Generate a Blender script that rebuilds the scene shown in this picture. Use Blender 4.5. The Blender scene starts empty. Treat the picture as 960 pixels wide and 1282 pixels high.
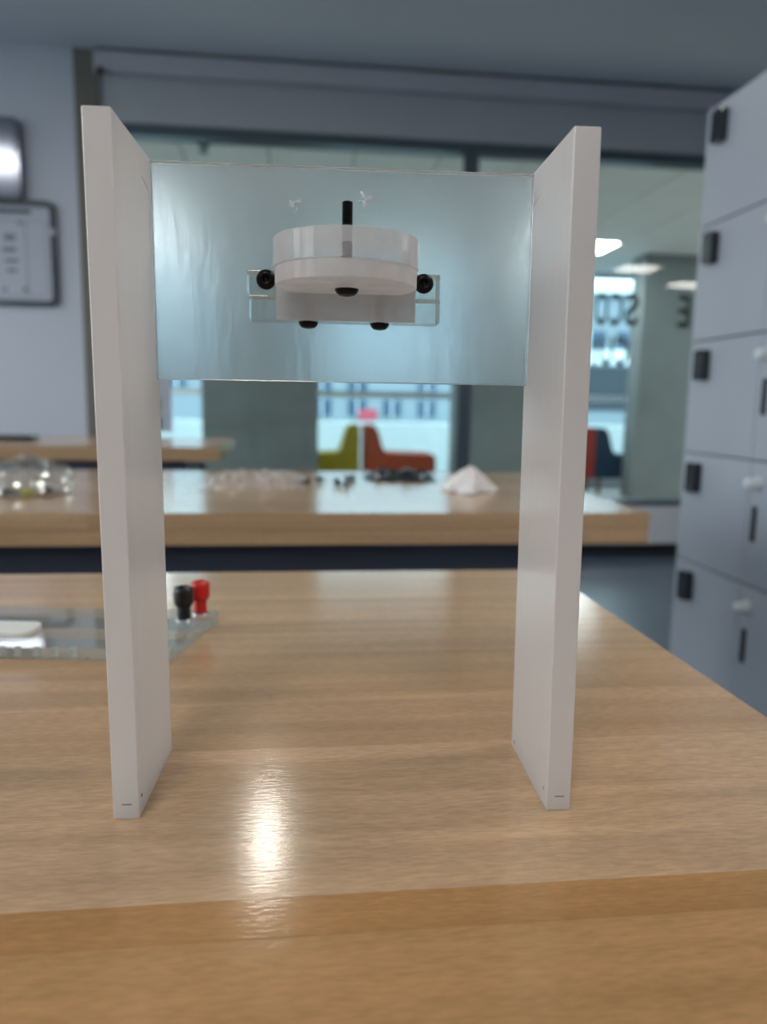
import bpy, bmesh, math, random
from mathutils import Vector, Matrix, noise

random.seed(7)
scene = bpy.context.scene
COL = scene.collection

# ------------------------------------------------------------------ camera
TZ = 0.90                       # bench height
CAM_H = TZ + 0.1626
right = Vector((0.993546134, -0.11228655, 0.0160564528))
up = Vector((0.000198686, 0.143278011, 0.98968246))
fwd = Vector((0.113428565, 0.983291992, -0.142375624))
cam_data = bpy.data.cameras.new('camera')
cam = bpy.data.objects.new('camera', cam_data)
COL.objects.link(cam)
m = Matrix.Identity(4)
for i in range(3):
    m[i][0] = right[i]; m[i][1] = up[i]; m[i][2] = -fwd[i]
m[2][3] = CAM_H
cam.matrix_world = m
cam_data.sensor_fit = 'VERTICAL'
cam_data.sensor_height = 24.0
cam_data.lens = 943.17 * 24.0 / 1282.0
cam_data.clip_start = 0.02
cam_data.clip_end = 300
cam_data.dof.use_dof = True
cam_data.dof.focus_distance = 0.315
cam_data.dof.aperture_fstop = 4.7
scene.camera = cam

# ------------------------------------------------------------------ world, exposure
world = bpy.data.worlds.new('overcast_sky')
scene.world = world
world.use_nodes = True
bg = world.node_tree.nodes['Background']
bg.inputs['Color'].default_value = (0.86, 0.94, 1.0, 1)
bg.inputs['Strength'].default_value = 3.2
scene.view_settings.view_transform = 'Standard'
scene.view_settings.look = 'None'
scene.view_settings.gamma = 1
scene.view_settings.use_curve_mapping = False
scene.view_settings.exposure = 0.57
LAMP = 13.0                      # ceiling panels of the workshop
CORRIDOR_LAMP = 24.0

# ------------------------------------------------------------------ helpers
def lin(r, g, b):
    f = lambda c: c / 12.92 if c <= 0.04045 else ((c + 0.055) / 1.055) ** 2.4
    return (f(r / 255), f(g / 255), f(b / 255), 1)

def mat(name, rgb, rough=0.5, metal=0.0, spec=0.5, coat=0.0, noise_amt=0.0, noise_scale=5.0, bump=0.0, bump_scale=80.0):
    ma = bpy.data.materials.new(name)
    ma.use_nodes = True
    nt = ma.node_tree; b = nt.nodes['Principled BSDF']
    c = lin(*rgb)
    b.inputs['Base Color'].default_value = c
    b.inputs['Roughness'].default_value = rough
    b.inputs['Metallic'].default_value = metal
    b.inputs['Specular IOR Level'].default_value = spec
    b.inputs['Coat Weight'].default_value = coat
    b.inputs['Coat Roughness'].default_value = 0.12
    tc = nt.nodes.new('ShaderNodeTexCoord')
    if noise_amt:
        n = nt.nodes.new('ShaderNodeTexNoise'); n.inputs['Scale'].default_value = noise_scale
        n.inputs['Detail'].default_value = 4
        nt.links.new(tc.outputs['Object'], n.inputs['Vector'])
        r = nt.nodes.new('ShaderNodeValToRGB')
        r.color_ramp.elements[0].position = 0.3; r.color_ramp.elements[1].position = 0.7
        r.color_ramp.elements[0].color = tuple(v * (1 - noise_amt) for v in c[:3]) + (1,)
        r.color_ramp.elements[1].color = tuple(min(1, v * (1 + noise_amt)) for v in c[:3]) + (1,)
        nt.links.new(n.outputs['Fac'], r.inputs['Fac'])
        nt.links.new(r.outputs['Color'], b.inputs['Base Color'])
    if bump:
        n = nt.nodes.new('ShaderNodeTexNoise'); n.inputs['Scale'].default_value = bump_scale
        nt.links.new(tc.outputs['Object'], n.inputs['Vector'])
        bp = nt.nodes.new('ShaderNodeBump'); bp.inputs['Strength'].default_value = bump
        bp.inputs['Distance'].default_value = 0.002
        nt.links.new(n.outputs['Fac'], bp.inputs['Height'])
        nt.links.new(bp.outputs['Normal'], b.inputs['Normal'])
    return ma

def emit_mat(name, rgb, strength):
    ma = bpy.data.materials.new(name); ma.use_nodes = True
    nt = ma.node_tree; nt.nodes.clear()
    o = nt.nodes.new('ShaderNodeOutputMaterial'); e = nt.nodes.new('ShaderNodeEmission')
    e.inputs['Color'].default_value = lin(*rgb); e.inputs['Strength'].default_value = strength
    nt.links.new(e.outputs[0], o.inputs['Surface'])
    return ma

def pane_mat(name, tint, reflect=1.0):
    """thin sheet glass: transparent with Fresnel mirror"""
    ma = bpy.data.materials.new(name); ma.use_nodes = True
    nt = ma.node_tree; nt.nodes.clear()
    o = nt.nodes.new('ShaderNodeOutputMaterial')
    t = nt.nodes.new('ShaderNodeBsdfTransparent'); t.inputs['Color'].default_value = tint + (1,)
    g = nt.nodes.new('ShaderNodeBsdfGlossy'); g.inputs['Roughness'].default_value = 0.0
    g.inputs['Color'].default_value = (reflect, reflect, reflect, 1)
    f = nt.nodes.new('ShaderNodeFresnel'); f.inputs['IOR'].default_value = 1.5
    mx = nt.nodes.new('ShaderNodeMixShader')
    nt.links.new(f.outputs[0], mx.inputs[0]); nt.links.new(t.outputs[0], mx.inputs[1])
    nt.links.new(g.outputs[0], mx.inputs[2]); nt.links.new(mx.outputs[0], o.inputs['Surface'])
    return ma

def acrylic_mat(name, milk, rough, rgb=(235, 238, 240), streak=0.0, transl=0.4, coat_rough=0.15, scratch=0.0, haze=0.0):
    """acrylic sheet: refracting body mixed with a milky share (film, ground faces)"""
    ma = bpy.data.materials.new(name); ma.use_nodes = True
    nt = ma.node_tree; nt.nodes.clear(); L = nt.links.new
    o = nt.nodes.new('ShaderNodeOutputMaterial')
    glass = nt.nodes.new('ShaderNodeBsdfPrincipled')
    glass.inputs['Base Color'].default_value = (0.97, 0.985, 0.99, 1)
    glass.inputs['Transmission Weight'].default_value = 1.0
    glass.inputs['IOR'].default_value = 1.49
    glass.inputs['Roughness'].default_value = rough
    dif = nt.nodes.new('ShaderNodeBsdfPrincipled')
    dif.inputs['Base Color'].default_value = lin(*rgb)
    dif.inputs['Roughness'].default_value = coat_rough
    dif.inputs['Specular IOR Level'].default_value = 0.5
    tr = nt.nodes.new('ShaderNodeBsdfTranslucent'); tr.inputs['Color'].default_value = lin(*rgb)
    milkm = nt.nodes.new('ShaderNodeMixShader'); milkm.inputs[0].default_value = transl
    L(dif.outputs[0], milkm.inputs[1]); L(tr.outputs[0], milkm.inputs[2])
    mx = nt.nodes.new('ShaderNodeMixShader'); mx.inputs[0].default_value = milk
    L(glass.outputs[0], mx.inputs[1]); L(milkm.outputs[0], mx.inputs[2])
    L(mx.outputs[0], o.inputs['Surface'])
    tc = nt.nodes.new('ShaderNodeTexCoord')
    if streak:
        mp = nt.nodes.new('ShaderNodeMapping'); mp.inputs['Scale'].default_value = (160, 160, 3)
        n = nt.nodes.new('ShaderNodeTexNoise'); n.inputs['Scale'].default_value = 1.0; n.inputs['Detail'].default_value = 3
        L(tc.outputs['Object'], mp.inputs['Vector']); L(mp.outputs[0], n.inputs['Vector'])
        bp = nt.nodes.new('ShaderNodeBump'); bp.inputs['Strength'].default_value = streak; bp.inputs['Distance'].default_value = 0.0006
        L(n.outputs['Fac'], bp.inputs['Height']); L(bp.outputs[0], dif.inputs['Normal'])
    if scratch:
        n = nt.nodes.new('ShaderNodeTexNoise'); n.inputs['Scale'].default_value = 140; n.inputs['Detail'].default_value = 5
        mp = nt.nodes.new('ShaderNodeMapping'); mp.inputs['Scale'].default_value = (1.4, 1, 0.5)
        L(tc.outputs['Object'], mp.inputs['Vector']); L(mp.outputs[0], n.inputs['Vector'])
        bp = nt.nodes.new('ShaderNodeBump'); bp.inputs['Strength'].default_value = scratch; bp.inputs['Distance'].default_value = 0.0005
        L(n.outputs['Fac'], bp.inputs['Height']); L(bp.outputs[0], dif.inputs['Normal']); L(bp.outputs[0], glass.inputs['Normal'])
        # cloudy smears in the film
        n2 = nt.nodes.new('ShaderNodeTexNoise'); n2.inputs['Scale'].default_value = 22; n2.inputs['Detail'].default_value = 6
        L(mp.outputs[0], n2.inputs['Vector'])
        mr = nt.nodes.new('ShaderNodeMapRange')
        mr.inputs['From Min'].default_value = 0.3; mr.inputs['From Max'].default_value = 0.75
        mr.inputs['To Min'].default_value = max(0, milk - haze); mr.inputs['To Max'].default_value = milk + haze
        L(n2.outputs['Fac'], mr.inputs['Value']); L(mr.outputs[0], mx.inputs[0])
    return ma

def clear_mat(name, milk, rgb=(232, 238, 238), tint=(0.93, 0.95, 0.94), transl=0.5):
    """polished acrylic: see-through with Fresnel mirror and a little milk"""
    ma = pane_mat(name, tint); nt = ma.node_tree; L = nt.links.new
    o = [n for n in nt.nodes if n.type == 'OUTPUT_MATERIAL'][0]; src = o.inputs['Surface'].links[0].from_socket
    d = nt.nodes.new('ShaderNodeBsdfDiffuse'); d.inputs['Color'].default_value = lin(*rgb)
    t = nt.nodes.new('ShaderNodeBsdfTranslucent'); t.inputs['Color'].default_value = lin(*rgb)
    a = nt.nodes.new('ShaderNodeMixShader'); a.inputs[0].default_value = transl; L(d.outputs[0], a.inputs[1]); L(t.outputs[0], a.inputs[2])
    mx = nt.nodes.new('ShaderNodeMixShader'); L(src, mx.inputs[1]); L(a.outputs[0], mx.inputs[2])
    tc = nt.nodes.new('ShaderNodeTexCoord'); n = nt.nodes.new('ShaderNodeTexNoise'); n.inputs['Scale'].default_value = 90
    L(tc.outputs['Object'], n.inputs['Vector'])
    mr = nt.nodes.new('ShaderNodeMapRange'); mr.inputs['From Min'].default_value = .3; mr.inputs['From Max'].default_value = .7
    mr.inputs['To Min'].default_value = milk * .92; mr.inputs['To Max'].default_value = milk * 1.08
    L(n.outputs['Fac'], mr.inputs['Value']); L(mr.outputs[0], mx.inputs[0])
    L(mx.outputs[0], o.inputs['Surface'])
    return ma

def wood_mat(name, rough=0.3):
    """beech stave; the stave's own tint comes from the object colour"""
    ma = bpy.data.materials.new(name); ma.use_nodes = True
    nt = ma.node_tree; b = nt.nodes['Principled BSDF']; L = nt.links.new
    tc = nt.nodes.new('ShaderNodeTexCoord'); oi = nt.nodes.new('ShaderNodeObjectInfo')
    add = nt.nodes.new('ShaderNodeVectorMath'); add.operation = 'ADD'
    sc_ = nt.nodes.new('ShaderNodeVectorMath'); sc_.operation = 'SCALE'; sc_.inputs['Scale'].default_value = 9.0
    comb = nt.nodes.new('ShaderNodeCombineXYZ')
    for k in range(3): L(oi.outputs['Random'], comb.inputs[k])
    L(comb.outputs[0], sc_.inputs[0]); L(tc.outputs['Object'], add.inputs[0]); L(sc_.outputs[0], add.inputs[1])
    mp = nt.nodes.new('ShaderNodeMapping'); mp.inputs['Scale'].default_value = (3.0, 58, 58)
    L(add.outputs[0], mp.inputs['Vector'])
    n1 = nt.nodes.new('ShaderNodeTexNoise'); n1.inputs['Scale'].default_value = 1.0; n1.inputs['Detail'].default_value = 5
    n1.inputs['Distortion'].default_value = 0.6
    L(mp.outputs[0], n1.inputs['Vector'])
    mp2 = nt.nodes.new('ShaderNodeMapping'); mp2.inputs['Scale'].default_value = (150, 950, 950)
    L(add.outputs[0], mp2.inputs['Vector'])
    n2 = nt.nodes.new('ShaderNodeTexNoise'); n2.inputs['Scale'].default_value = 1.0; n2.inputs['Detail'].default_value = 2
    L(mp2.outputs[0], n2.inputs['Vector'])
    r1 = nt.nodes.new('ShaderNodeMapRange'); r1.inputs['From Min'].default_value = 0.3; r1.inputs['From Max'].default_value = 0.7
    r1.inputs['To Min'].default_value = 0.81; r1.inputs['To Max'].default_value = 1.08
    L(n1.outputs['Fac'], r1.inputs['Value'])
    r2 = nt.nodes.new('ShaderNodeMapRange'); r2.inputs['From Min'].default_value = 0.3; r2.inputs['From Max'].default_value = 0.7
    r2.inputs['To Min'].default_value = 0.85; r2.inputs['To Max'].default_value = 1.08
    L(n2.outputs['Fac'], r2.inputs['Value'])
    mu = nt.nodes.new('ShaderNodeMath'); mu.operation = 'MULTIPLY'
    L(r1.outputs[0], mu.inputs[0]); L(r2.outputs[0], mu.inputs[1])
    vs = nt.nodes.new('ShaderNodeVectorMath'); vs.operation = 'SCALE'
    L(oi.outputs['Color'], vs.inputs[0]); L(mu.outputs[0], vs.inputs['Scale'])
    L(vs.outputs[0], b.inputs['Base Color'])
    b.inputs['Roughness'].default_value = rough
    b.inputs['Specular IOR Level'].default_value = 0.5
    bp = nt.nodes.new('ShaderNodeBump'); bp.inputs['Strength'].default_value = 0.16; bp.inputs['Distance'].default_value = 0.0003
    L(n2.outputs['Fac'], bp.inputs['Height']); L(bp.outputs[0], b.inputs['Normal'])
    return ma

M = {}
M['ceiling'] = mat('ceiling_paint', (208, 217, 227), 0.9, noise_amt=0.03, noise_scale=0.8)
M['wall'] = mat('wall_paint', (193, 199, 210), 0.8, noise_amt=0.03, noise_scale=1.2)
M['header'] = mat('bulkhead_paint', (176, 180, 186), 0.8, noise_amt=0.03)
M['strip'] = mat('pilaster_paint', (112, 108, 102), 0.7, noise_amt=0.04)
M['cassette'] = mat('shade_cassette', (186, 188, 196), 0.5, noise_amt=0.02)
M['floor'] = mat('blue_lino', (62, 76, 96), 0.35, noise_amt=0.12, noise_scale=6)
M['corridor_floor'] = mat('corridor_floor', (190, 182, 170), 0.35, noise_amt=0.08)
M['frame'] = mat('window_frame_grey', (78, 92, 102), 0.4, metal=0.2, noise_amt=0.03)
M['white_frame'] = mat('window_frame_white', (205, 215, 220), 0.4, noise_amt=0.02)
M['plinth'] = mat('plinth_panel', (222, 224, 230), 0.5, noise_amt=0.03)
M['black'] = mat('black_plastic', (14, 15, 18), 0.3, noise_amt=0.05)
M['kick'] = mat('black_kickboard', (12, 13, 16), 0.6, noise_amt=0.05)
M['concrete'] = mat('green_grey_concrete', (122, 131, 130), 0.75, noise_amt=0.12, noise_scale=1.6, bump=0.1, bump_scale=30)
M['tile'] = mat('ceiling_tile', (216, 222, 220), 0.8, noise_amt=0.03, noise_scale=3)
M['pane'] = pane_mat('partition_glass', (0.83, 0.94, 0.95))
M['pane_ext'] = pane_mat('facade_glass', (0.80, 0.96, 1.0))
M['pane_day'] = pane_mat('fill_window_glass', (0.93, 0.92, 0.89))
M['lamp'] = emit_mat('lamp_diffuser', (255, 250, 240), LAMP)
M['lamp_strip'] = emit_mat('strip_diffuser', (255, 248, 235), 60)
M['lamp_corr'] = emit_mat('corridor_diffuser', (250, 252, 255), CORRIDOR_LAMP)
M['lamp_frame'] = mat('lamp_frame', (200, 204, 208), 0.4, noise_amt=0.02)
M['wood'] = wood_mat('beech_staves', 0.15)
M['apron'] = mat('dark_steel_frame', (74, 78, 92), 0.45, metal=0.1, noise_amt=0.06)
M['locker'] = mat('locker_grey', (168, 175, 186), 0.42, noise_amt=0.02)
M['locker_gap'] = mat('locker_carcass', (120, 128, 146), 0.6, noise_amt=0.03)
M['lock'] = mat('lock_housing', (26, 28, 36), 0.12, coat=0.5, noise_amt=0.05)
M['chrome'] = mat('chrome', (215, 220, 224), 0.12, metal=1.0, noise_amt=0.02)
M['knob'] = mat('white_knob', (222, 226, 230), 0.3, noise_amt=0.02)
M['film_panel'] = acrylic_mat('film_covered_acrylic', 0.93, 0.3, (237, 233, 231), streak=0.22, transl=0.42, coat_rough=0.13)
M['frosted'] = acrylic_mat('hazy_acrylic_plate', 0.16, 0.27, (220, 232, 238), transl=0.5, scratch=0.35, haze=0.05)
M['clear'] = clear_mat('clear_acrylic', 0.10)
M['clear_edge'] = clear_mat('acrylic_edge', 0.26)
M['disc'] = clear_mat('semi_clear_acrylic', 0.44, (248, 248, 250))
M['milky'] = clear_mat('milky_acrylic', 0.78, (252, 252, 254), transl=0.62)
M['bolt'] = mat('black_oxide_steel', (20, 20, 22), 0.28, metal=0.6, noise_amt=0.08, noise_scale=400)
M['bolt_in'] = mat('bolt_recess', (6, 6, 7), 0.5, noise_amt=0.05)
M['bright_white'] = mat('bright_white_bits', (245, 245, 248), 0.15, noise_amt=0.04, noise_scale=300)
M['mark'] = mat('pencil_grey_mark', (150, 147, 150), 0.6, noise_amt=0.1, noise_scale=300)
M['red'] = mat('red_plastic', (205, 26, 20), 0.3, noise_amt=0.05)
M['white_plastic'] = mat('white_plastic', (246, 245, 238), 0.25, noise_amt=0.02)
M['steel'] = mat('dark_glossy_panel', (118, 124, 138), 0.13, metal=0.8, noise_amt=0.05)
M['notice_frame'] = mat('notice_frame_plastic', (40, 48, 62), 0.35, noise_amt=0.04)
M['paper'] = mat('notice_paper', (178, 184, 196), 0.7, noise_amt=0.03)
M['print'] = mat('grey_print', (120, 126, 138), 0.7, noise_amt=0.05)
M['print_dark'] = mat('dark_print', (64, 68, 78), 0.7, noise_amt=0.05)
M['yellow'] = mat('yellow_upholstery', (176, 156, 16), 0.8, noise_amt=0.06, noise_scale=20)
M['orange'] = mat('rust_upholstery', (186, 80, 44), 0.8, noise_amt=0.06, noise_scale=20)
M['navy'] = mat('navy_upholstery', (22, 56, 82), 0.8, noise_amt=0.06, noise_scale=20)
M['brick_red'] = mat('brick_red_upholstery', (150, 48, 34), 0.8, noise_amt=0.06, noise_scale=20)
M['sofa_leg'] = mat('sofa_leg_wood', (150, 120, 92), 0.5, noise_amt=0.08)
M['letter'] = mat('olive_vinyl', (74, 84, 62), 0.6, noise_amt=0.04)
M['facade'] = mat('pale_facade', (124, 138, 146), 0.8, noise_amt=0.05, noise_scale=0.4)
M['facade_w'] = mat('white_facade_band', (224, 232, 236), 0.8, noise_amt=0.03, noise_scale=0.4)
M['facade_win'] = mat('blue_dark_glazing', (44, 74, 96), 0.15, noise_amt=0.1, noise_scale=0.5)
M['facade_dark'] = mat('dark_facade_base', (26, 40, 50), 0.5, noise_amt=0.1, noise_scale=0.5)
M['sign_red'] = mat('pink_red_sign', (168, 58, 74), 0.6, noise_amt=0.04)
M['parapet'] = mat('white_parapet', (232, 240, 240), 0.7, noise_amt=0.03)
M['asphalt'] = mat('street_paving', (140, 150, 152), 0.9, noise_amt=0.08)
M['tissue'] = mat('white_tissue', (236, 232, 232), 0.9, noise_amt=0.02, noise_scale=30)
M['foil'] = mat('dark_foil', (60, 62, 70), 0.22, metal=0.8, noise_amt=0.25, noise_scale=25)
M['green_print'] = mat('green_print', (110, 140, 70), 0.7, noise_amt=0.05)
M['blue_print'] = mat('blue_print', (60, 84, 130), 0.7, noise_amt=0.05)
M['yellow_bit'] = mat('yellow_plastic', (196, 190, 40), 0.4, noise_amt=0.05)

def film_mat(name, alpha, rgb, metal=0.0):
    ma = bpy.data.materials.new(name); ma.use_nodes = True
    nt = ma.node_tree; nt.nodes.clear(); L = nt.links.new
    o = nt.nodes.new('ShaderNodeOutputMaterial')
    t = nt.nodes.new('ShaderNodeBsdfTransparent')
    p = nt.nodes.new('ShaderNodeBsdfPrincipled'); p.inputs['Base Color'].default_value = lin(*rgb); p.inputs['Roughness'].default_value = 0.12; p.inputs['Metallic'].default_value = metal
    n = nt.nodes.new('ShaderNodeTexNoise'); n.inputs['Scale'].default_value = 60
    tc = nt.nodes.new('ShaderNodeTexCoord'); L(tc.outputs['Object'], n.inputs['Vector'])
    mr = nt.nodes.new('ShaderNodeMapRange'); mr.inputs['From Min'].default_value = .35; mr.inputs['From Max'].default_value = .65
    mr.inputs['To Min'].default_value = alpha * .6; mr.inputs['To Max'].default_value = min(1, alpha * 1.5)
    L(n.outputs['Fac'], mr.inputs['Value'])
    mx = nt.nodes.new('ShaderNodeMixShader'); L(mr.outputs[0], mx.inputs[0])
    L(t.outputs[0], mx.inputs[1]); L(p.outputs[0], mx.inputs[2]); L(mx.outputs[0], o.inputs['Surface'])
    return ma
M['bag'] = film_mat('clear_polybag', 0.32, (222, 226, 222), 0.75)
M['cling'] = film_mat('clear_film', 0.36, (238, 228, 224))

def bx(bm, x0, x1, y0, y1, z0, z1):
    vs = [bm.verts.new(p) for p in ((x0, y0, z0), (x1, y0, z0), (x1, y1, z0), (x0, y1, z0),
                                    (x0, y0, z1), (x1, y0, z1), (x1, y1, z1), (x0, y1, z1))]
    for f in ((3, 2, 1, 0), (4, 5, 6, 7), (0, 1, 5, 4), (1, 2, 6, 5), (2, 3, 7, 6), (3, 0, 4, 7)):
        bm.faces.new([vs[i] for i in f])
    return vs

def lathe(bm, prof, seg=24, mtx=None):
    """prof: list of (r, z); revolved about Z"""
    rings = []
    for r, z in prof:
        if r < 1e-7:
            rings.append([bm.verts.new((0, 0, z))])
        else:
            rings.append([bm.verts.new((r * math.cos(2 * math.pi * k / seg), r * math.sin(2 * math.pi * k / seg), z)) for k in range(seg)])
    for a, b in zip(rings[:-1], rings[1:]):
        for k in range(seg):
            k2 = (k + 1) % seg
            if len(a) == 1 and len(b) == 1: continue
            if len(a) == 1: bm.faces.new((a[0], b[k2], b[k]))
            elif len(b) == 1: bm.faces.new((a[k], a[k2], b[0]))
            else: bm.faces.new((a[k], a[k2], b[k2], b[k]))
    if mtx is not None:
        for ring in rings:
            for v in ring: v.co = mtx @ v.co

def prism(bm, pts, h0, h1, axis='z'):
    """extrude a 2-D outline; axis z: (x,y) outline, axis y: (x,z) outline"""
    mk = (lambda p, h: (p[0], p[1], h)) if axis == 'z' else (lambda p, h: (p[0], h, p[1]))
    a = [bm.verts.new(mk(p, h0)) for p in pts]; b = [bm.verts.new(mk(p, h1)) for p in pts]
    bm.faces.new(a[::-1]); bm.faces.new(b)
    n = len(pts)
    for k in range(n):
        bm.faces.new((a[k], a[(k + 1) % n], b[(k + 1) % n], b[k]))

def obj(name, bm, ma, parent=None, smooth=False, bevel=0.0, bseg=2):
    bmesh.ops.recalc_face_normals(bm, faces=bm.faces[:])
    if bevel:
        bmesh.ops.bevel(bm, geom=[e for e in bm.edges], offset=bevel, segments=bseg, affect='EDGES', profile=0.5)
    me = bpy.data.meshes.new(name); bm.to_mesh(me); bm.free()
    if smooth:
        for p in me.polygons: p.use_smooth = True
    me.materials.append(M[ma] if isinstance(ma, str) else ma)
    o = bpy.data.objects.new(name, me); COL.objects.link(o)
    if parent: o.parent = parent
    return o

def box(name, dims, ma, parent=None, bevel=0.0):
    bm = bmesh.new(); bx(bm, *dims)
    return obj(name, bm, ma, parent, bevel=bevel)

def tag(o, label, cat, group=None):
    o['label'] = label; o['category'] = cat
    if group: o['group'] = group
    return o

def struct(o, label=None):
    o['kind'] = 'structure'
    if label: o['label'] = label
    return o

def empty(name, loc=(0, 0, 0), rz=0.0):
    o = bpy.data.objects.new(name, None); COL.objects.link(o)
    o.empty_display_size = 0.05
    o.location = loc; o.rotation_euler = (0, 0, rz)
    return o

def copy_tree(o, parent=None):
    c = o.copy(); COL.objects.link(c); c.parent = parent
    for ch in list(o.children): copy_tree(ch, c)
    return c

def round_rect(x0, x1, y0, y1, r, n=5):
    pts = []
    for cx, cy, a0 in ((x1 - r, y1 - r, 0), (x0 + r, y1 - r, 90), (x0 + r, y0 + r, 180), (x1 - r, y0 + r, 270)):
        for k in range(n + 1):
            a = math.radians(a0 + 90 * k / n)
            pts.append((cx + r * math.cos(a), cy + r * math.sin(a)))
    return pts

# ================================================================== SETTING
RX0, RX1, RY0, YB, CZ = -4.6, 8.6, -5.2, 5.20, 3.20
struct(box('floor', (RX0, RX1, RY0, 5.35, -0.1, 0.0), 'floor'), 'dark blue smooth floor of the workshop')
struct(box('ceiling', (RX0, RX1, RY0, 5.35, CZ, CZ + 0.1), 'ceiling'), 'plain grey painted ceiling of the workshop')
bm = bmesh.new()
bx(bm, RX0 - .1, RX0, RY0, 5.35, 0, 0.9); bx(bm, RX0 - .1, RX0, RY0, 5.35, 2.95, CZ)
bx(bm, RX0 - .1, RX0, RY0, -2.92, 0.9, 2.95); bx(bm, RX0 - .1, RX0, 4.6, 5.35, 0.9, 2.95)
struct(obj('wall_left', bm, 'wall'))
wl = empty('window_5', (RX0 - .05, 0, 0)); struct(wl, 'unseen row of windows added in the left wall for daylight fill')  # windows added out of view to bring daylight onto ceiling and lockers
for k in range(1, 5):
    ya, yb = -4.8 + k * 1.88, -4.8 + (k + 1) * 1.88
    box('window_frame', (-.03, .03, ya, ya + .05, 0.9, 2.95), 'white_frame', wl); box('window_frame', (-.03, .03, yb - .05, yb, 0.9, 2.95), 'white_frame', wl)
    bm = bmesh.new(); bm.faces.new([bm.verts.new(p) for p in ((0, ya + .05, .9), (0, yb - .05, .9), (0, yb - .05, 2.95), (0, ya + .05, 2.95))])
    obj('pane', bm, 'pane_day', wl)
struct(box('wall_right', (RX1, RX1 + 0.1, RY0, 5.35, 0, CZ), 'wall'))
struct(box('wall_front', (RX0, RX1, RY0 - 0.1, RY0, 0, CZ), 'wall'))
WX = -1.375
struct(box('wall_back', (RX0, WX, YB, YB + 0.15, 0, CZ), 'wall'), 'pale grey wall with the framed notice on it')
struct(box('trim_1', (WX, -1.225, YB - 0.02, YB + 0.15, 0, CZ), 'strip'), 'brownish grey strip between wall and glass partition')
struct(box('wall_back_header', (-1.225, 6.0, YB, YB + 0.15, 2.79, CZ), 'header'), 'grey bulkhead above the glass partition')
struct(box('wall_back_right', (6.0, RX1, YB, YB + 0.15, 0, CZ), 'wall'))

# glass partition
win1 = empty('window_1', (0, YB + 0.05, 0)); struct(win1, 'glass partition in a dark frame below the bulkhead')
box('top_rail', (-1.225, 6.0, -0.04, 0.05, 2.725, 2.79), 'frame', win1)
box('window_sill', (-1.225, 6.0, -0.05, 0.06, 0.355, 0.395), 'frame', win1)
mx_ = [-1.2, 1.16, 3.56, 5.97]
for x in mx_:
    w = 0.047 if x == 1.16 else 0.025
    box('mullion', (x - w, x + w, -0.03, 0.04, 0.395, 2.725), 'frame', win1)
for a, b in zip(mx_[:-1], mx_[1:]):
    bm = bmesh.new()
    vs = [bm.verts.new(p) for p in ((a + .02, 0, .39), (b - .02, 0, .39), (b - .02, 0, 2.73), (a + .02, 0, 2.73))]
    bm.faces.new(vs)
    obj('pane', bm, 'pane', win1)
struct(box('trim_2', (-1.225, 6.0, YB + 0.0, YB + 0.11, 0.075, 0.355), 'plinth'), 'pale plinth panel below the glass partition')
struct(box('baseboard_back', (-1.225, 6.0, YB + 0.01, YB + 0.11, 0.0, 0.075), 'kick'), 'black kickboard under the plinth')

# mirrored vinyl lettering, stuck on the corridor face of the partition
def letter(ch, x0, x1, z0, z1):
    cu = bpy.data.curves.new('glyph', 'FONT'); cu.body = ch; cu.size = 1; cu.offset = 0.022; cu.extrude = 0.004
    t = bpy.data.objects.new('glyph', cu); COL.objects.link(t)
    bpy.context.view_layer.update()
    me = bpy.data.meshes.new_from_object(t.evaluated_get(bpy.context.evaluated_depsgraph_get()))
    bpy.data.objects.remove(t)
    xs = [v.co.x for v in me.vertices]; ys = [v.co.y for v in me.vertices]
    sx = (x1 - x0) / (max(xs) - min(xs)); sy = (z1 - z0) / (max(ys) - min(ys))
    for v in me.vertices:
        x = x1 - (v.co.x - min(xs)) * sx          # read from the corridor side
        z = z0 + (v.co.y - min(ys)) * sy
        v.co = (x, 0.012 + v.co.z * 0.3, z)
    me.materials.clear(); me.materials.append(M['letter'])
    o = bpy.data.objects.new('vinyl_letter', me); COL.objects.link(o); o.parent = win1
for ch, x0, x1 in (('E', 2.70, 2.795), ('S', 2.305, 2.405), ('C', 2.195, 2.292), ('O', 2.082, 2.182)):
    letter(ch, x0, x1, 1.635, 1.865)
for ch, x0, x1 in (('C', 2.255, 2.35), ('U', 2.14, 2.235), ('I', 2.09, 2.112)):
    letter(ch, x0, x1, 1.36, 1.56)

# ---- corridor beyond the glass
CX0, CX1, CY1, CCZ = -5.0, 8.6, 10.0, 2.78
struct(box('floor_corridor', (CX0, CX1, 5.35, CY1, -0.1, 0.0), 'corridor_floor'), 'pale floor of the lounge beyond the glass')
cc = struct(box('ceiling_corridor', (CX0, CX1, 5.35, CY1, CCZ + 0.02, CCZ + 0.1), 'frame'), 'tiled ceiling of the lounge beyond the glass')
bm = bmesh.new(); bx(bm, -0.294, 0.294, -0.294, 0.294, 0, 0.02)
tile0 = obj('ceiling_tile', bm, 'tile', cc)
first = True
lampcells = set()
NX, NY = 23, 7
for i in range(NX):
    for j in range(NY):
        x = CX0 + 0.3 + 0.6 * i; y = 5.8 + 0.6 * j
        if y > 9.7: continue
        if (abs(y - 8.2) < 0.1 and i in (1, 5, 13, 17, 21)) or (abs(y - 6.4) < 0.1 and i in (1, 17, 21)): lampcells.add((x, y)); continue  # row near the partition: lamps added out of view to brighten the lounge
        t = tile0 if first else tile0.copy()
        if not first: COL.objects.link(t)
        first = False
        t.parent = cc; t.location = (x, y, CCZ)
struct(box('wall_corridor_left', (CX0 - 0.1, CX0, 5.35, CY1, 0, CCZ + 0.1), 'concrete'))
struct(box('wall_corridor_right', (CX1, CX1 + 0.1, 5.35, CY1, 0, CCZ + 0.1), 'concrete'))
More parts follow.
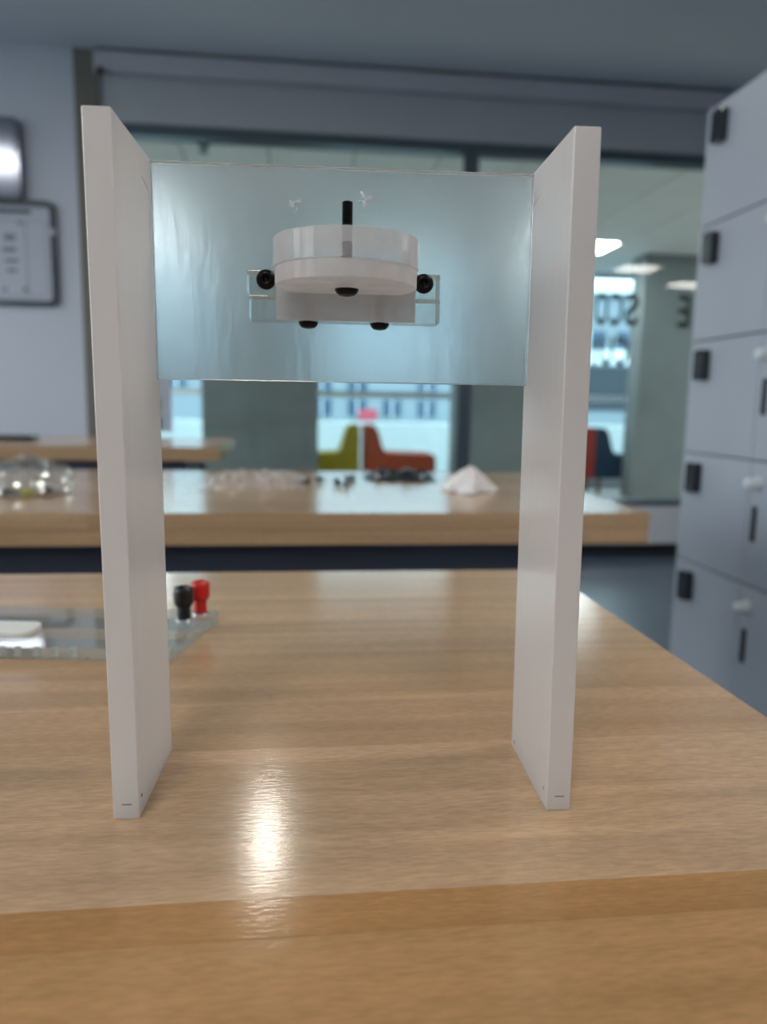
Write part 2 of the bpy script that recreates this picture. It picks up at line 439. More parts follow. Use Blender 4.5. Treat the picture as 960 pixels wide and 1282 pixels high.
for k, (a, b, lb) in enumerate(((CX0, -2.6, 'wall between the lounge windows, left'), (-0.95, 0.0, 'wall behind the pier left of the seats'), (2.25, 3.0, 'wall behind the pier right of the seats'), (4.75, CX1, 'wall behind the pier beside the lockers'))):
    struct(box('wall_lounge_%d' % (k + 1), (a, b, 9.8, CY1, 0, CCZ + 0.02), 'concrete'), lb)
for k, (a, b, lb) in enumerate(((-1.028, 0.226, 'green grey concrete pier left of the coloured seats'), (1.76, 3.05, 'green grey concrete pier right of the coloured seats'),
                                (3.89, 5.6, 'green grey concrete pier beside the lockers'))):
    struct(box('wall_pier_%d' % (k + 1), (a, b, 8.4, 8.7, 0, CCZ), 'concrete'), lb)
for k, (a, b) in enumerate(((-2.6, -0.95), (0.0, 2.25), (3.0, 4.75))):
    w = empty('window_%d' % (k + 2), (0, 9.85, 0)); struct(w, ['lounge window beside the poster', 'lounge window behind the yellow and rust seats', 'lounge window behind the lettering'][k])
    box('window_frame', (a, a + 0.06, -0.04, 0.04, 0.0, CCZ), 'white_frame', w)
    box('window_frame', (b - 0.06, b, -0.04, 0.04, 0.0, CCZ), 'white_frame', w)
    box('window_sill', (a, b, -0.3, 0.06, 0.0, 0.13), 'white_frame', w)
    box('transom', (a + 0.06, b - 0.06, -0.04, 0.04, 1.135, 1.215), 'white_frame', w)
    box('top_rail', (a + 0.06, b - 0.06, -0.04, 0.04, CCZ - 0.05, CCZ), 'white_frame', w)
    for z0, z1 in ((0.13, 1.135), (1.215, CCZ - 0.05)):
        bm = bmesh.new()
        bm.faces.new([bm.verts.new(p) for p in ((a + .06, 0, z0), (b - .06, 0, z0), (b - .06, 0, z1), (a + .06, 0, z1))])
        obj('pane', bm, 'pane_ext', w)

# ---- outside
struct(box('ground', (-60, 80, -40, 90, -0.6, -0.5), 'asphalt'), 'pale paving outside the windows')
struct(box('wall_parapet', (-14, 18, 11.6, 11.8, -0.5, 0.775), 'parapet'), 'white balcony parapet outside the lounge windows')
bld = tag(empty('exterior_building', (0, 40, -0.5)), 'pale office building with dark glazing seen through the lounge windows', 'building')
box('facade_wall', (-40, 50, 0, 8, 0.0, 7.6), 'facade', bld)
box('roof_band', (-40, 50, -0.3, 8.2, 7.6, 8.0), 'facade_w', bld)
box('facade_band', (-40, 50, -0.25, 0, 3.85, 4.6), 'facade_w', bld)
box('dark_base', (12, 50, -0.1, 0, 1.4, 3.7), 'facade_dark', bld)
for k in range(14):
    x = -14 + k * 1.85
    for z0, z1 in ((0.9, 1.75), (2.0, 3.2)):
        if random.random() < .2: continue
        g = box('window', (x, x + 0.95, -0.08, 0, z0, z1), 'facade_win', bld)
        box('mullion', (x + 0.44, x + 0.5, -0.12, -0.08, z0, z1), 'facade_w', g)
for k in range(12):
    x = 12 + k * 2.6
    g = box('window', (x, x + 1.9, -0.16, 0, 4.75, 5.6), 'facade_win', bld)
    box('mullion', (x + 0.9, x + 1.0, -0.2, -0.16, 4.75, 5.6), 'facade_w', g)
box('sign_board', (3.2, 4.15, -0.2, -0.1, 0.68, 1.25), 'sign_red', bld)

# ================================================================== LAMPS
def panel(name, x, y, w, d, z, ma, label, group):
    r = tag(empty(name, (x, y, z)), label, 'ceiling light', group)
    t = 0.025
    for dims in ((-w / 2, w / 2, -d / 2, -d / 2 + .02, -t, 0), (-w / 2, w / 2, d / 2 - .02, d / 2, -t, 0),
                 (-w / 2, -w / 2 + .02, -d / 2 + .02, d / 2 - .02, -t, 0), (w / 2 - .02, w / 2, -d / 2 + .02, d / 2 - .02, -t, 0)):
        box('lamp_frame', dims, 'lamp_frame', r)
    bm = bmesh.new()
    bm.faces.new([bm.verts.new(p) for p in ((-w / 2 + .02, -d / 2 + .02, -t + .006), (-w / 2 + .02, d / 2 - .02, -t + .006), (w / 2 - .02, d / 2 - .02, -t + .006), (w / 2 - .02, -d / 2 + .02, -t + .006))])
    me = bpy.data.meshes.new('diffuser'); bm.to_mesh(me); bm.free(); me.materials.append(M[ma])
    o = bpy.data.objects.new('diffuser', me); COL.objects.link(o); o.parent = r
    box('housing', (-w / 2 + .02, w / 2 - .02, -d / 2 + .02, d / 2 - .02, -.012, 0), 'lamp_frame', r)
    return r
sl = panel('strip_light', -0.153, 3.45, 0.15, 0.30, 2.89, 'lamp_strip', 'small hanging strip lamp mirrored as the bright spot on the front bench', None)
for yy in (-0.1, 0.1):
    box('hanger_wire', (-.002, .002, yy - .002, yy + .002, 0, CZ - 2.89), 'lamp_frame', sl)
for x, y, lb in ((5.2, -1.0, 'square ceiling lamp mirrored in the glass left of the lockers, at the pier edge'), (6.7, -2.3, 'square ceiling lamp mirrored in the glass right against the lockers'),
                 (-2.75, 2.75, 'square ceiling lamp left of the front bench'), (1.7, 0.6, 'square ceiling lamp above the lockers'),
                 (-0.6, -1.2, 'unseen square lamp added behind the camera position for front light'), (2.6, -1.4, 'unseen square lamp added behind and right of the front bench'),  # lamps behind the camera are added as fill from the front
                 (-2.6, -3.4, 'unseen square lamp added in the rear left corner of the workshop'), (0.6, -3.6, 'unseen square lamp added at the middle of the rear workshop wall')):
    panel('ceiling_panel_light', x, y, 0.62, 0.62, CZ, 'lamp', lb, 'workshop ceiling panel lamps')
LOUNGE_LABEL = {(-4.1, True): 'lounge ceiling lamp at the far left by the windows', (-1.7, True): 'lounge ceiling lamp behind the left panel of the stand',
                (3.1, True): 'bright lounge ceiling lamp just right of the stand, above the lettering', (5.5, True): 'lounge ceiling lamp behind the lockers, by the windows',
                (7.9, True): 'lounge ceiling lamp at the far right by the windows', (-4.1, False): 'unseen lounge fill lamp added at the far left near the partition',
                (5.5, False): 'unseen lounge fill lamp added behind the lockers, near the partition', (7.9, False): 'unseen lounge fill lamp added at the far right near the partition'}
for x, y in sorted(lampcells):
    panel('lounge_panel_light', x, y, 0.59, 0.59, CCZ + 0.02, 'lamp_corr', LOUNGE_LABEL[(round(x, 1), y > 7)], 'lounge ceiling lamps')

# ================================================================== BENCHES
tints = {'light': lin(207, 172, 136), 'mid': lin(199, 163, 126), 'warm': lin(187, 144, 98), 'dark': lin(180, 135, 86), 'pale': lin(212, 180, 144)}
def plank(parent, x0, x1, y0, y1, z0, z1, tint):
    bm = bmesh.new(); g = 0.00006
    bx(bm, x0 + g, x1 - g, y0 + g, y1 - g, z0, z1)
    o = obj('plank', bm, 'wood', parent)
    o.color = tint
    return o
def bench(x0, x1, y0, y1, staves, label, leg_in=0.12, apron=(0.775, 0.852)):
    r = tag(empty('workbench', (0, 0, 0)), label, 'workbench', 'wooden topped workbenches')
    for (a, b, cuts, cols) in staves:
        xs = [x0] + list(cuts) + [x1]
        for i in range(len(xs) - 1):
            plank(r, xs[i], xs[i + 1], a, b, TZ - 0.024, TZ, tints[cols[i % len(cols)]])
    core = box('core_board', (x0 + .0005, x1 - .0005, y0 + .0005, y1 - .0005, TZ - 0.048, TZ - 0.0245), 'wood', r); core.color = tints['mid']
    i0, i1, j0, j1 = x0 + leg_in, x1 - leg_in, y0 + 0.05, y1 - 0.05
    for d in ((i0, i1, j0, j0 + .03), (i0, i1, j1 - .03, j1), (i0, i0 + .03, j0 + .03, j1 - .03), (i1 - .03, i1, j0 + .03, j1 - .03)):
        box('apron', d + apron, 'apron', r)
    for lx in (i0, i1 - .06):
        for ly in (j0, j1 - .06):
            box('leg', (lx, lx + .06, ly, ly + .06, 0.0, apron[0]), 'apron', r)
    return r
bench(-1.55, 0.249, 0.02, 0.72, [
    (0.02, 0.135, (-0.4,), ('warm', 'warm')), (0.135, 0.212, (-0.9,), ('mid', 'warm')), (0.212, 0.231, (-0.3,), ('warm', 'dark')),
    (0.231, 0.341, (-0.62,), ('mid', 'light')), (0.341, 0.478, (-0.5, ), ('light', 'mid')),
    (0.478, 0.6, (-0.35,), ('light', 'light')), (0.6, 0.72, (-0.75,), ('pale', 'light'))],
    'wooden workbench in front carrying the acrylic stand')
bench(-1.35, 0.548, 1.112, 1.80, [
    (1.112, 1.25, (-0.3,), ('light', 'mid')), (1.25, 1.39, (-0.7, .1), ('mid', 'light')), (1.39, 1.53, (-0.2,), ('pale', 'light')),
    (1.53, 1.67, (-0.5,), ('light', 'mid')), (1.67, 1.80, (.15,), ('mid', 'light'))],
    'middle workbench with the plastic bag and white tissue on it', leg_in=0.10, apron=(0.795, 0.852))
bench(-2.1, -0.275, 2.715, 3.40, [
    (2.715, 2.85, (-1.2,), ('light', 'mid')), (2.85, 2.99, (-0.9,), ('mid', 'light')), (2.99, 3.13, (-1.4,), ('light', 'mid')),
    (3.13, 3.27, (-0.8,), ('mid', 'pale')), (3.27, 3.40, (-1.1,), ('light', 'mid'))],
    'rearmost workbench standing before the pale wall', apron=(0.79, 0.852))

# ================================================================== LOCKERS
LX, LY = 1.021, 1.905
rows = 6; dh = 0.2835; cw = 0.305
def door_locks(door, kind, y_far, ztop):
    if kind == 'pad':
        zc = ztop - 0.062
        bm = bmesh.new()
        prism(bm, round_rect(y_far - 0.098, y_far - 0.056, zc - 0.038, zc + 0.038, 0.008, 3), 0, 0.022, 'z')
        for v in bm.verts: v.co = Vector((LX - v.co.z, v.co.x, v.co.y))
        lk = obj('lock', bm, 'lock', door); lk['label'] = 'glossy black keypad lock'
    else:
        zc = ztop - 0.05
        bm = bmesh.new()
        lathe(bm, [(0, 0), (0.016, 0), (0.016, 0.006), (0.011, 0.010), (0.013, 0.024), (0.010, 0.03), (0, 0.031)], 20,
              Matrix.Translation((LX, y_far - 0.033, zc)) @ Matrix.Rotation(-math.pi / 2, 4, 'Y'))
        k = obj('knob', bm, 'knob', door, smooth=True); k['label'] = 'white round knob'
        s = box('card_slot', (LX - 0.004, LX + 0.001, y_far - 0.036, y_far - 0.022, zc - 0.132, zc - 0.052), 'black', door); s['label'] = 'upright black slot'
for c, label in enumerate(('tall grey locker column with black keypad locks nearest the glass partition',
                           'grey locker column with white knobs and black slots',
                           'grey locker column at the near end of the row, by the front bench')):
    r = tag(empty('locker_column', (0, 0, 0)), label, 'locker', 'grey lockers along the right')
    y1 = LY - c * cw; y0 = y1 - cw
    box('body', (LX + 0.018, LX + 0.47, y0 + .0005, y1 - .0005, 0.06, 1.80), 'locker_gap', r)
    box('plinth', (LX + 0.03, LX + 0.45, y0 + .001, y1 - .001, 0.0, 0.06), 'kick', r)
    for k in range(rows):
        zt = 1.80 - k * dh
        d = box('door', (LX, LX + 0.0175, y0 + .0012, y1 - .0012, zt - dh + 0.002, zt - 0.002), 'locker', r, bevel=0.0012)
        door_locks(d, 'pad' if c == 0 else 'knob', y1, zt)

# ================================================================== WALL THINGS
wp = tag(empty('wall_panel', (-1.95, YB, 2.29)), 'dark glossy metal panel on the pale wall above the framed notice', 'wall panel')
bm = bmesh.new(); prism(bm, round_rect(-0.25, 0.242, 0.0, 0.475, 0.025), -0.06, 0, 'y'); obj('body', bm, 'steel', wp, bevel=0)
bm = bmesh.new(); prism(bm, round_rect(-0.225, 0.222, 0.02, 0.455, 0.018), -0.064, -0.06, 'y'); obj('front_cover', bm, 'steel', wp)

nf = tag(empty('framed_notice', (-1.84, YB, 1.645)), 'framed grey notice with dark rounded border on the pale wall', 'notice')
W2, H2 = 0.32, 0.645
out = round_rect(-0.5, W2, 0, H2, 0.05, 6); inn = round_rect(-0.468, W2 - .032, .032, H2 - .032, 0.028, 6)
bm = bmesh.new()
n = len(out)
rings = []
for pts, y in ((out, 0), (out, -0.03), (inn, -0.03), (inn, -0.008)):
    rings.append([bm.verts.new((p[0], y, p[1])) for p in pts])
for a, b in zip(rings[:-1], rings[1:]):
    for k in range(n): bm.faces.new((a[k], a[(k + 1) % n], b[(k + 1) % n], b[k]))
obj('frame', bm, 'notice_frame', nf)
bm = bmesh.new(); prism(bm, inn, -0.008, -0.001, 'y'); sheet = obj('sheet', bm, 'paper', nf)
box('clip', (W2 - .034, W2 + .002, -0.034, -0.02, 0.44, 0.475), 'paper', nf)
for d, ma in (((-0.44, 0.17, 0.565, 0.590), 'print_dark'), ((-0.44, 0.27, 0.52, 0.524), 'print'), ((0.13, 0.136, .06, .52), 'print'), ((0.255, 0.259, .06, .52), 'print'),
              ((-0.44, 0.27, .06, .064), 'print'), ((0.0, 0.07, 0.40, 0.44), 'print'), ((-.01, .07, .33, .36), 'print'), ((0., .08, .27, .285), 'print_dark'),
              ((0.01, .07, .21, .225), 'print_dark'), ((-.02, 0.0, .09, .11), 'print_dark'), ((.105, .125, .09, .115), 'print_dark'), ((.09, .115, .50, .515), 'print_dark')):
    box('print', (d[0], d[1], -0.0092, -0.0078, d[2], d[3]), ma, sheet)

sc_ = tag(empty('shade_cassette', (0, 0, 0)), 'long pale roller shade housing under the ceiling above the glass', 'shade housing')
box('housing', (-1.245, 5.9, YB - 0.06, YB, 3.062, 3.183), 'cassette', sc_, bevel=0.006)
box('shadow_gap_strip', (-1.235, 5.9, YB - 0.045, YB, 3.183, 3.20), 'kick', sc_)  # black bar standing in for the shaded gap below the ceiling
bm = bmesh.new()
lathe(bm, [(0, 0), (0.02, 0), (0.02, 0.03), (0, 0.03)], 16, Matrix.Translation((-1.20, YB - 0.06, 3.058)) @ Matrix.Rotation(math.pi / 2, 4, 'X'))
obj('end_knob', bm, 'black', sc_)

po = tag(empty('poster', (-1.03, YB + 0.035, 0.9)), 'narrow paper poster on the glass beside the left panel of the stand', 'poster')
ps = box('sheet', (-0.12, 0.19, 0, 0.008, -0.05, 0.52), 'paper', po)
for d, ma in (((-.08, .12, .40, .47), 'print'), ((-.08, .05, .25, .37), 'print_dark'), ((-.02, .12, .10, .17), 'green_print'), ((-.08, .12, -.04, .05), 'blue_print')):
    box('print', (d[0], d[1], -0.002, 0.0, d[2], d[3]), ma, ps)

SPX = -0.63
spk = tag(empty('sprinkler', (SPX, 5.5, CCZ)), 'small dark sprinkler head hanging from the lounge ceiling', 'sprinkler')
bm = bmesh.new(); lathe(bm, [(0, 0), (0.045, 0), (0.04, -0.012), (0.014, -0.016), (0.012, -0.05), (0, -0.05)], 16); obj('rosette', bm, 'frame', spk, smooth=True)
bm = bmesh.new(); lathe(bm, [(0, -0.05), (0.034, -0.05), (0.034, -0.056), (0, -0.056)], 16); obj('deflector', bm, 'frame', spk)

# ================================================================== LOUNGE SEATS
def sofa(x_back, direction, length, ma, label):
    """profile in x (back at x_back, seat running in 'direction'), extruded along y"""
    r = tag(empty('lounge_sofa', (x_back, 8.85, 0)), label, 'sofa', 'upholstered sofas by the windows')
    prof = [(0, 0.20), (0, 0.79), (0.03, 0.815), (0.085, 0.815), (0.13, 0.78), (0.165, 0.70), (0.19, 0.60), (0.215, 0.53), (0.25, 0.49)]
    base = [(0.0, 0.20), (length - .03, 0.20), (length, 0.23), (length, 0.44), (length - 0.03, 0.475), (0.25, 0.485)]
    bp = prof + [(0.25, 0.20)]
    bm = bmesh.new(); prism(bm, [(direction * p[0], p[1]) for p in bp], -0.05, 0.5, 'y'); obj('backrest', bm, ma, r)
    sp = [(0.2505, 0.20), (length - .03, 0.20), (length, 0.23), (length, 0.44), (length - 0.03, 0.475), (0.2505, 0.49)]
    bm = bmesh.new(); prism(bm, [(direction * p[0], p[1]) for p in sp], -0.05, 0.5, 'y'); obj('seat', bm, ma, r)
    for px in (0.06, length - 0.1):
        for py in (0.0, 0.42):
            bm = bmesh.new(); x = direction * px
            bx(bm, min(x, x + direction * .04), max(x, x + direction * .04), py, py + .04, 0, 0.2); obj('leg', bm, 'sofa_leg', r)
    return r
sofa(0.725, -1, 0.82, 'yellow', 'mustard yellow lounge sofa with its back to the rust one')
sofa(0.79, 1, 0.84, 'orange', 'rust orange lounge sofa right of the yellow one')
sofa(3.60, 1, 0.78, 'navy', 'navy blue lounge sofa behind the right panel of the stand')
sofa(3.585, -1, 0.80, 'brick_red', 'brick red lounge sofa back to back with the navy one')

# ================================================================== THINGS ON THE MIDDLE BENCH
def blob(name, sx, sy, sz, amp, freq, seed, ma, parent=None, sub=4):
    bm = bmesh.new(); bmesh.ops.create_icosphere(bm, subdivisions=sub, radius=1)
    for v in bm.verts:
        nv = noise.noise(v.co * freq + Vector((seed, 0, 0))); rg = 1 - abs(noise.noise(v.co * freq * 1.9 + Vector((0, seed, 3)))) * 2
        k = 1 + amp * (nv + 0.5 * rg)
        v.co = Vector((v.co.x * sx * k, v.co.y * sy * k, max(0.0, (v.co.z * k + 0.55) * sz * 0.65)))
    return obj(name, bm, ma, parent, smooth=False)
b = blob('plastic_bag', 0.072, 0.062, 0.056, 0.30, 2.6, 2.0, 'bag')
b.location = (-0.462, 1.335, TZ); tag(b, 'crumpled clear plastic bag of small parts on the middle bench', 'bag')
for k, (dx, dy, ma, s, lb) in enumerate(((0.012, -0.02, 'yellow_bit', .011, 'yellow plastic piece inside the clear bag'),
                                     (-0.02, -0.012, 'black', .012, 'black plastic piece inside the clear bag, left of the yellow one'),
                                     (0.034, 0.008, 'foil', .011, 'dark metal piece inside the clear bag, right of the yellow one'))):
    bm = bmesh.new(); prism(bm, [(s * math.cos(a), s * .7 * math.sin(a)) for a in [i * math.pi / 4 + .3 for i in range(8)]], 0.0, .010)
    o = obj('small_part', bm, ma, None, bevel=0.001, bseg=1); o.location = (-0.462 + dx, 1.335 + dy, TZ + 0.0005)
    tag(o, lb, 'part', 'small parts in the clear bag')

def crumple(name, w, d, h, seed, ma, nx=34, ny=18, fr=9):
    bm = bmesh.new(); V = []
    for j in range(ny + 1):
        row = []
        for i in range(nx + 1):
            u, v = i / nx - .5, j / ny - .5
            e = max(0, 1 - (abs(2 * u)) ** 4) * max(0, 1 - (abs(2 * v)) ** 4)
            wob = 1 + .18 * noise.noise(Vector((math.atan2(v, u) * 2, seed, 0)))
            p = Vector((u * fr, v * fr * d / w, seed))
            z = h * e * (0.15 + abs(noise.noise(p)) * 1.1 + .35 * abs(noise.noise(p * 2.7)))
            row.append(bm.verts.new((u * w * wob, v * d * wob, z + 0.0008)))
        V.append(row)
    for j in range(ny):
        for i in range(nx): bm.faces.new((V[j][i], V[j][i + 1], V[j + 1][i + 1], V[j + 1][i]))
    return obj(name, bm, ma)
o = crumple('plastic_film', 0.20, 0.32, 0.022, 4.2, 'cling'); o.location = (-0.085, 1.575, TZ)
tag(o, 'crumpled sheet of clear film left of the loose black screws', 'plastic film')
o = crumple('foil_pouch', 0.155, 0.22, 0.020, 9.1, 'foil', fr=5); o.location = (0.228, 1.665, TZ); o.rotation_euler = (0, 0, -0.15)
tag(o, 'dark shiny foil pouch lying flat beside the white tissue', 'pouch')

def tissue():
    bm = bmesh.new(); seg, rg = 28, 10
    top = Vector((0.008, 0.005, 0.048)); rings = []
    for r_ in range(rg + 1):
        t = r_ / rg; ring = []
        for k in range(seg):
            a = 2 * math.pi * k / seg
            rad = 0.047 * (1 + .22 * math.sin(a * 3 + 1) + .12 * math.sin(a * 7)) * t ** 1.05
            f = 1 + .20 * math.sin(a * 5 + t * 3) * t
            side = 1.35 if math.cos(a) < 0 else 0.62
            z = top.z * (1 - t ** (0.75 / side + .35)) ** (1.0 + .35 * math.cos(a)) + 0.006 * abs(math.sin(a * 4 + 5 * t)) * t * (1 - t * .6)
            p = Vector((top.x * (1 - t) + rad * f * math.cos(a) * (1.12 if math.cos(a) > 0 else .92), top.y * (1 - t) + rad * f * math.sin(a), max(0.0003, z)))
            p += Vector((noise.noise(p * 90), noise.noise(p * 90 + Vector((5, 5, 5))), 0)) * 0.004
            ring.append(bm.verts.new(p))
        rings.append(ring)
    for a, b_ in zip(rings[:-1], rings[1:]):
        for k in range(seg):
            bm.faces.new((a[k], a[(k + 1) % seg], b_[(k + 1) % seg], b_[k]))
    bmesh.ops.remove_doubles(bm, verts=bm.verts[:], dist=1e-6)
    return obj('tissue', bm, 'tissue')
o = tissue(); o.location = (0.318, 1.405, TZ); tag(o, 'crumpled white tissue pulled up to a peak on the middle bench', 'tissue')

def loose_screw():
    r = empty('loose_screw')
    bm = bmesh.new(); prof = [(0, 0)]
    for k in range(8): prof += [(0.0016, k * .0014), (0.0020, k * .0014 + .0007)]
    prof += [(0.0016, .0112), (0, .0112)]
    lathe(bm, prof, 10, Matrix.Rotation(math.pi / 2, 4, 'Y')); obj('shank', bm, 'bolt', r)
    bm = bmesh.new(); lathe(bm, [(0, 0), (0.0039, 0), (0.0039, .0018), (.002, .0036), (0, .0038)], 14, Matrix.Translation((.0112, 0, 0)) @ Matrix.Rotation(math.pi / 2, 4, 'Y'))
    obj('screw_head', bm, 'bolt', r, smooth=True)
    return r
s0 = loose_screw()
spots = [(0.002, 1.502, 0.4), (0.054, 1.548, 2.1), (0.073, 1.502, 1.2), (0.100, 1.598, 0.2), (0.119, 1.552, 2.8), (0.080, 1.460, -0.6)]
names = ['loose black screw lying off to the left by the clear film', 'loose black screw at the left end of the small cluster', 'loose black screw in the middle of the small cluster',
         'rearmost loose black screw of the small cluster', 'loose black screw nearest the foil pouch', 'loose black screw nearest the bench front']
for k, (x, y, a) in enumerate(spots):
    s = s0 if k == 0 else copy_tree(s0)
    s.location = (x, y, TZ + 0.0060); s.rotation_euler = (0, 0, a); s.scale = (1.5,) * 3
    tag(s, names[k], 'screw', 'loose screws on the middle bench')

# ================================================================== ACRYLIC BASE WITH BINDING POSTS (front bench)
base = tag(empty('terminal_base', (-0.0785, 0.4665, TZ), math.radians(-7)), 'clear acrylic base plate with red and black binding posts behind the stand', 'acrylic base')
bm = bmesh.new()
prism(bm, [(-0.32, 0), (0, 0), (0.009, 0.088), (0.0075, 0.0905), (-0.32, 0.0905)], 0.0, 0.008)
pl = obj('plate', bm, 'clear', base)
pl.data.materials.append(M['clear_edge'])
for p in pl.data.polygons:
    if abs(p.normal.z) < .5: p.material_index = 1
pl.location.z = 0.0003
for x in (-0.108, -0.098, -0.086, -0.0745, -0.063, -0.004):
    bm = bmesh.new(); lathe(bm, [(0.0012, .0015), (0.0023, .0015), (0.0023, .0068), (0.0012, .0068), (0.0012, .0015)], 10, Matrix.Translation((x, 0.0028, 0)))
    obj('threaded_insert', bm, 'bright_white', base)
def post(x, y, ma, label):
    p = empty('binding_post', (x, y, 0.008)); p.parent = base; p['label'] = label
    bm = bmesh.new(); prof = []
    prof = [(0, 0.0015), (.0048, 0.0015), (.0048, .009), (.0046, .0095), (0, .0095)]
    lathe(bm, prof, 20); obj('collar', bm, ma, p, smooth=False)
    bm = bmesh.new()
    lathe(bm, [(0, .0098), (.0052, .0098), (.0068, .0125), (.0070, .0150), (.0070, .0215), (.0062, .0238), (.0036, .0245), (.0034, .0225), (0, .0225)], 20)
    obj('cap', bm, ma, p, smooth=False)
    bm = bmesh.new(); lathe(bm, [(0, 0), (.0062, 0), (.0062, .0014), (0, .0014)], 20); obj('washer', bm, 'chrome', p)
for x, y, ma, lb in ((-0.0098, 0.0655, 'black', 'black binding post'), (-0.0022, 0.0820, 'red', 'red binding post')):
    post(x, y, ma, lb)
bm = bmesh.new(); prism(bm, round_rect(-0.25, -0.0985, 0.018, 0.044, 0.0085, 6), 0.0082, 0.0115)
bar = obj('white_strip', bm, 'white_plastic', None, bevel=0.0006, bseg=1)
bar.location = base.location; bar.rotation_euler = base.rotation_euler
tag(bar, 'white rounded plastic strip lying on the clear acrylic base', 'strip')

# ================================================================== ACRYLIC STAND
stand = tag(empty('acrylic_stand', (0.019365, 0.28, TZ), math.radians(-2.6966)), 'acrylic stand with two white upright panels joined by a hazy crossplate', 'stand')
SW, SD, SH, ST = 0.1819, 0.0601, 0.2619, 0.0100
LEAN = -0.00785
for s in (-1, 1):
    x0, x1 = (-SW / 2, -SW / 2 + ST) if s < 0 else (SW / 2 - ST, SW / 2)
    bm = bmesh.new(); bx(bm, x0, x1, 0, SD, 0, SH)
    for v in bm.verts: v.co.x += LEAN * v.co.z
    sp = obj('side_panel', bm, 'film_panel', stand, bevel=0.0004, bseg=1)
    # drilled holes, a painted glint and pencil marks near the corners
    xi = x1 if s < 0 else x0
    def dot(yy, zz, r, ma, name):
        bm = bmesh.new(); lathe(bm, [(0, -0.0004), (r, -0.0004), (r, 0.0001), (0, 0.0001)], 12,
              Matrix.Translation((xi + LEAN * zz, yy, zz)) @ Matrix.Rotation(-s * math.pi / 2, 4, 'Y'))
        obj(name, bm, ma, sp)
    dot(0.0045, 0.0075, 0.0007, 'bolt_in' if s < 0 else 'mark', 'hole_glint_dot')
    dot(0.055, 0.0035, 0.0009, 'bright_white' if s < 0 else 'mark', 'hole_glint_dot')  # white dot on the left panel stands in for a glint
    xm = (x0 + x1) / 2
    box('pencil_mark', (xm - 0.0016, xm + 0.0022, -0.00006, 0.0005, 0.0058, 0.0064), 'mark', sp)
    # thin pale sliver on the panel face near the crossplate
    bm = bmesh.new()
    zc = SH - 0.0115; xe = xi + LEAN * zc
    vs = [bm.verts.new(p) for p in ((xe, 0.0400, zc - .0002), (xe - s * .0003, 0.0405, zc + .0003), (xe, 0.053, zc - .0034), (xe - s * .0005, 0.053, zc - .0028))]
    bm.faces.new((vs[0], vs[1], vs[3], vs[2])); vs2 = [bm.verts.new(v.co + Vector((0, 0, 0.0004))) for v in vs]
    bm.faces.new((vs2[0], vs2[1], vs2[3], vs2[2]))
    bm.faces.new((vs[0], vs[1], vs2[1], vs2[0])); bm.faces.new((vs[1], vs[3], vs2[3], vs2[1])); bm.faces.new((vs[3], vs[2], vs2[2], vs2[3])); bm.faces.new((vs[2], vs[0], vs2[0], vs2[2]))
    obj('edge_sliver', bm, 'milky', sp)
XL, XR = -SW / 2 + ST, SW / 2 - ST
bm = bmesh.new(); bx(bm, XL, XR, 0.0541, 0.0601, 0.1715, 0.2608)
for v in bm.verts: v.co.x += LEAN * v.co.z
cp = obj('crossplate', bm, 'frosted', stand, bevel=0.0003, bseg=1); cp['label'] = 'hazy see-through acrylic crossplate'
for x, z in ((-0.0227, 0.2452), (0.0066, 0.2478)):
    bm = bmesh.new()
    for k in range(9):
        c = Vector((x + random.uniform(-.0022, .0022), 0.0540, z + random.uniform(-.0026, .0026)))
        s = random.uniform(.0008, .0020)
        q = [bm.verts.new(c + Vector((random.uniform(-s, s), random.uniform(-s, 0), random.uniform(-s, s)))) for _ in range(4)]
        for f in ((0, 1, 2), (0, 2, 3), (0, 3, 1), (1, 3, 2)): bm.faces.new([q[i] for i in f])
    ch = obj('glint_spot', bm, 'bright_white', cp)  # white shards put in for the bright glints on the crossplate

# clamp bar: two stacked strips against the crossplate
for z0, z1, a, b in ((0.1962, 0.2060, -0.0412, 0.0380), (0.2063, 0.2160, -0.0420, 0.0378)):
    box('clamp_bar', (a, b, 0.0415, 0.0538, z0, z1), 'clear' , stand, bevel=0.0004)
box('ground_face', (-0.030, 0.0275, 0.0403, 0.0413, 0.1962, 0.2140), 'milky', stand, bevel=0.0002)
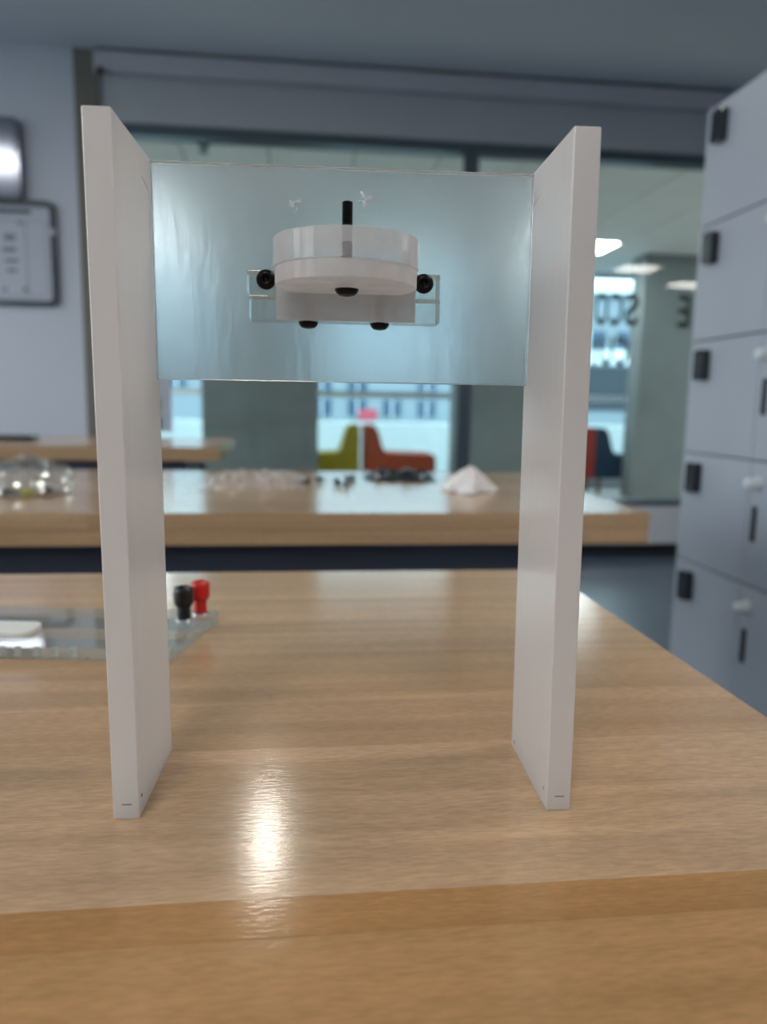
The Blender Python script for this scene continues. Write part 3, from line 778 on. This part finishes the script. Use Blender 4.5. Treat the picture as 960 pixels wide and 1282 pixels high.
# round platform: two stacked discs, flat at the back
def dshape(cx, cy, r, yflat, n=40):
    a0 = math.asin((yflat - cy) / r)
    return [(cx + r * math.cos(a), cy + r * math.sin(a)) for a in [math.pi - a0 + (math.pi + 2 * a0) * k / n for k in range(n + 1)]]
DX, DY, DR = -0.0016, 0.0240, 0.0282
bm = bmesh.new(); prism(bm, dshape(DX, DY, DR, 0.0400), 0.2137, 0.2246); obj('disc', bm, 'disc', stand, bevel=0.0003, bseg=1)
bm = bmesh.new(); prism(bm, dshape(DX, DY, DR - .0006, 0.0400), 0.2070, 0.2135); obj('disc', bm, 'milky', stand, bevel=0.0003, bseg=1)

def bolt(loc, rot, length, head_r, shaft_r, label):
    """head at the origin pointing to -Z, shank along +Z"""
    p = empty('bolt', loc); p.rotation_euler = rot; p.parent = stand; p['label'] = label
    bm = bmesh.new(); prof = [(0, 0)]; pitch = 0.0008; n = int(length / pitch)
    for k in range(n): prof += [(shaft_r * .84, k * pitch), (shaft_r, k * pitch + pitch * .5)]
    prof += [(shaft_r * .8, n * pitch), (0, n * pitch)]
    lathe(bm, prof, 16); obj('shank', bm, 'bolt', p)
    bm = bmesh.new(); r = head_r
    lathe(bm, [(0, 0), (r, 0), (r * .985, -.0006), (r * .86, -.0016), (r * .62, -.0024), (r * .36, -.0026), (r * .34, -.0012), (0, -.0010)], 28)
    obj('bolt_head', bm, 'bolt', p, smooth=True)
    bm = bmesh.new(); lathe(bm, [(0, -.00108), (r * .33, -.00108), (r * .33, -.00100), (0, -.00100)], 6); obj('hex_socket', bm, 'bolt_in', p)
bolt((-0.0013, 0.0255, 0.2069), (0, 0, 0), 0.0334, 0.0047, 0.0022, 'long black bolt through the disc, thread pointing up')
bolt((-0.0170, 0.0465, 0.1961), (0, 0, 0), 0.016, 0.0041, 0.0019, 'black bolt under the clamp bar')
bolt((0.0131, 0.0465, 0.1961), (0, 0, 0), 0.016, 0.0041, 0.0019, 'black bolt under the clamp bar')
# bolts through the bar into the crossplate: shank along +Y
for x in (-0.0341, 0.0309):
    bolt((x, 0.0414, 0.2122), (-math.pi / 2, 0, 0), 0.012, 0.0041, 0.0019, 'black bolt through the end of the clamp bar')

# ================================================================== small thing on the rear bench
bm = bmesh.new(); prism(bm, round_rect(-0.11, 0.11, -0.06, 0.06, 0.02, 4), 0.0, 0.018)
o = obj('folded_cloth', bm, 'foil', None, bevel=0.003, bseg=2); o.location = (-1.13, 3.1, TZ)
tag(o, 'flat grey pouch on the rearmost bench below the notice', 'pouch')
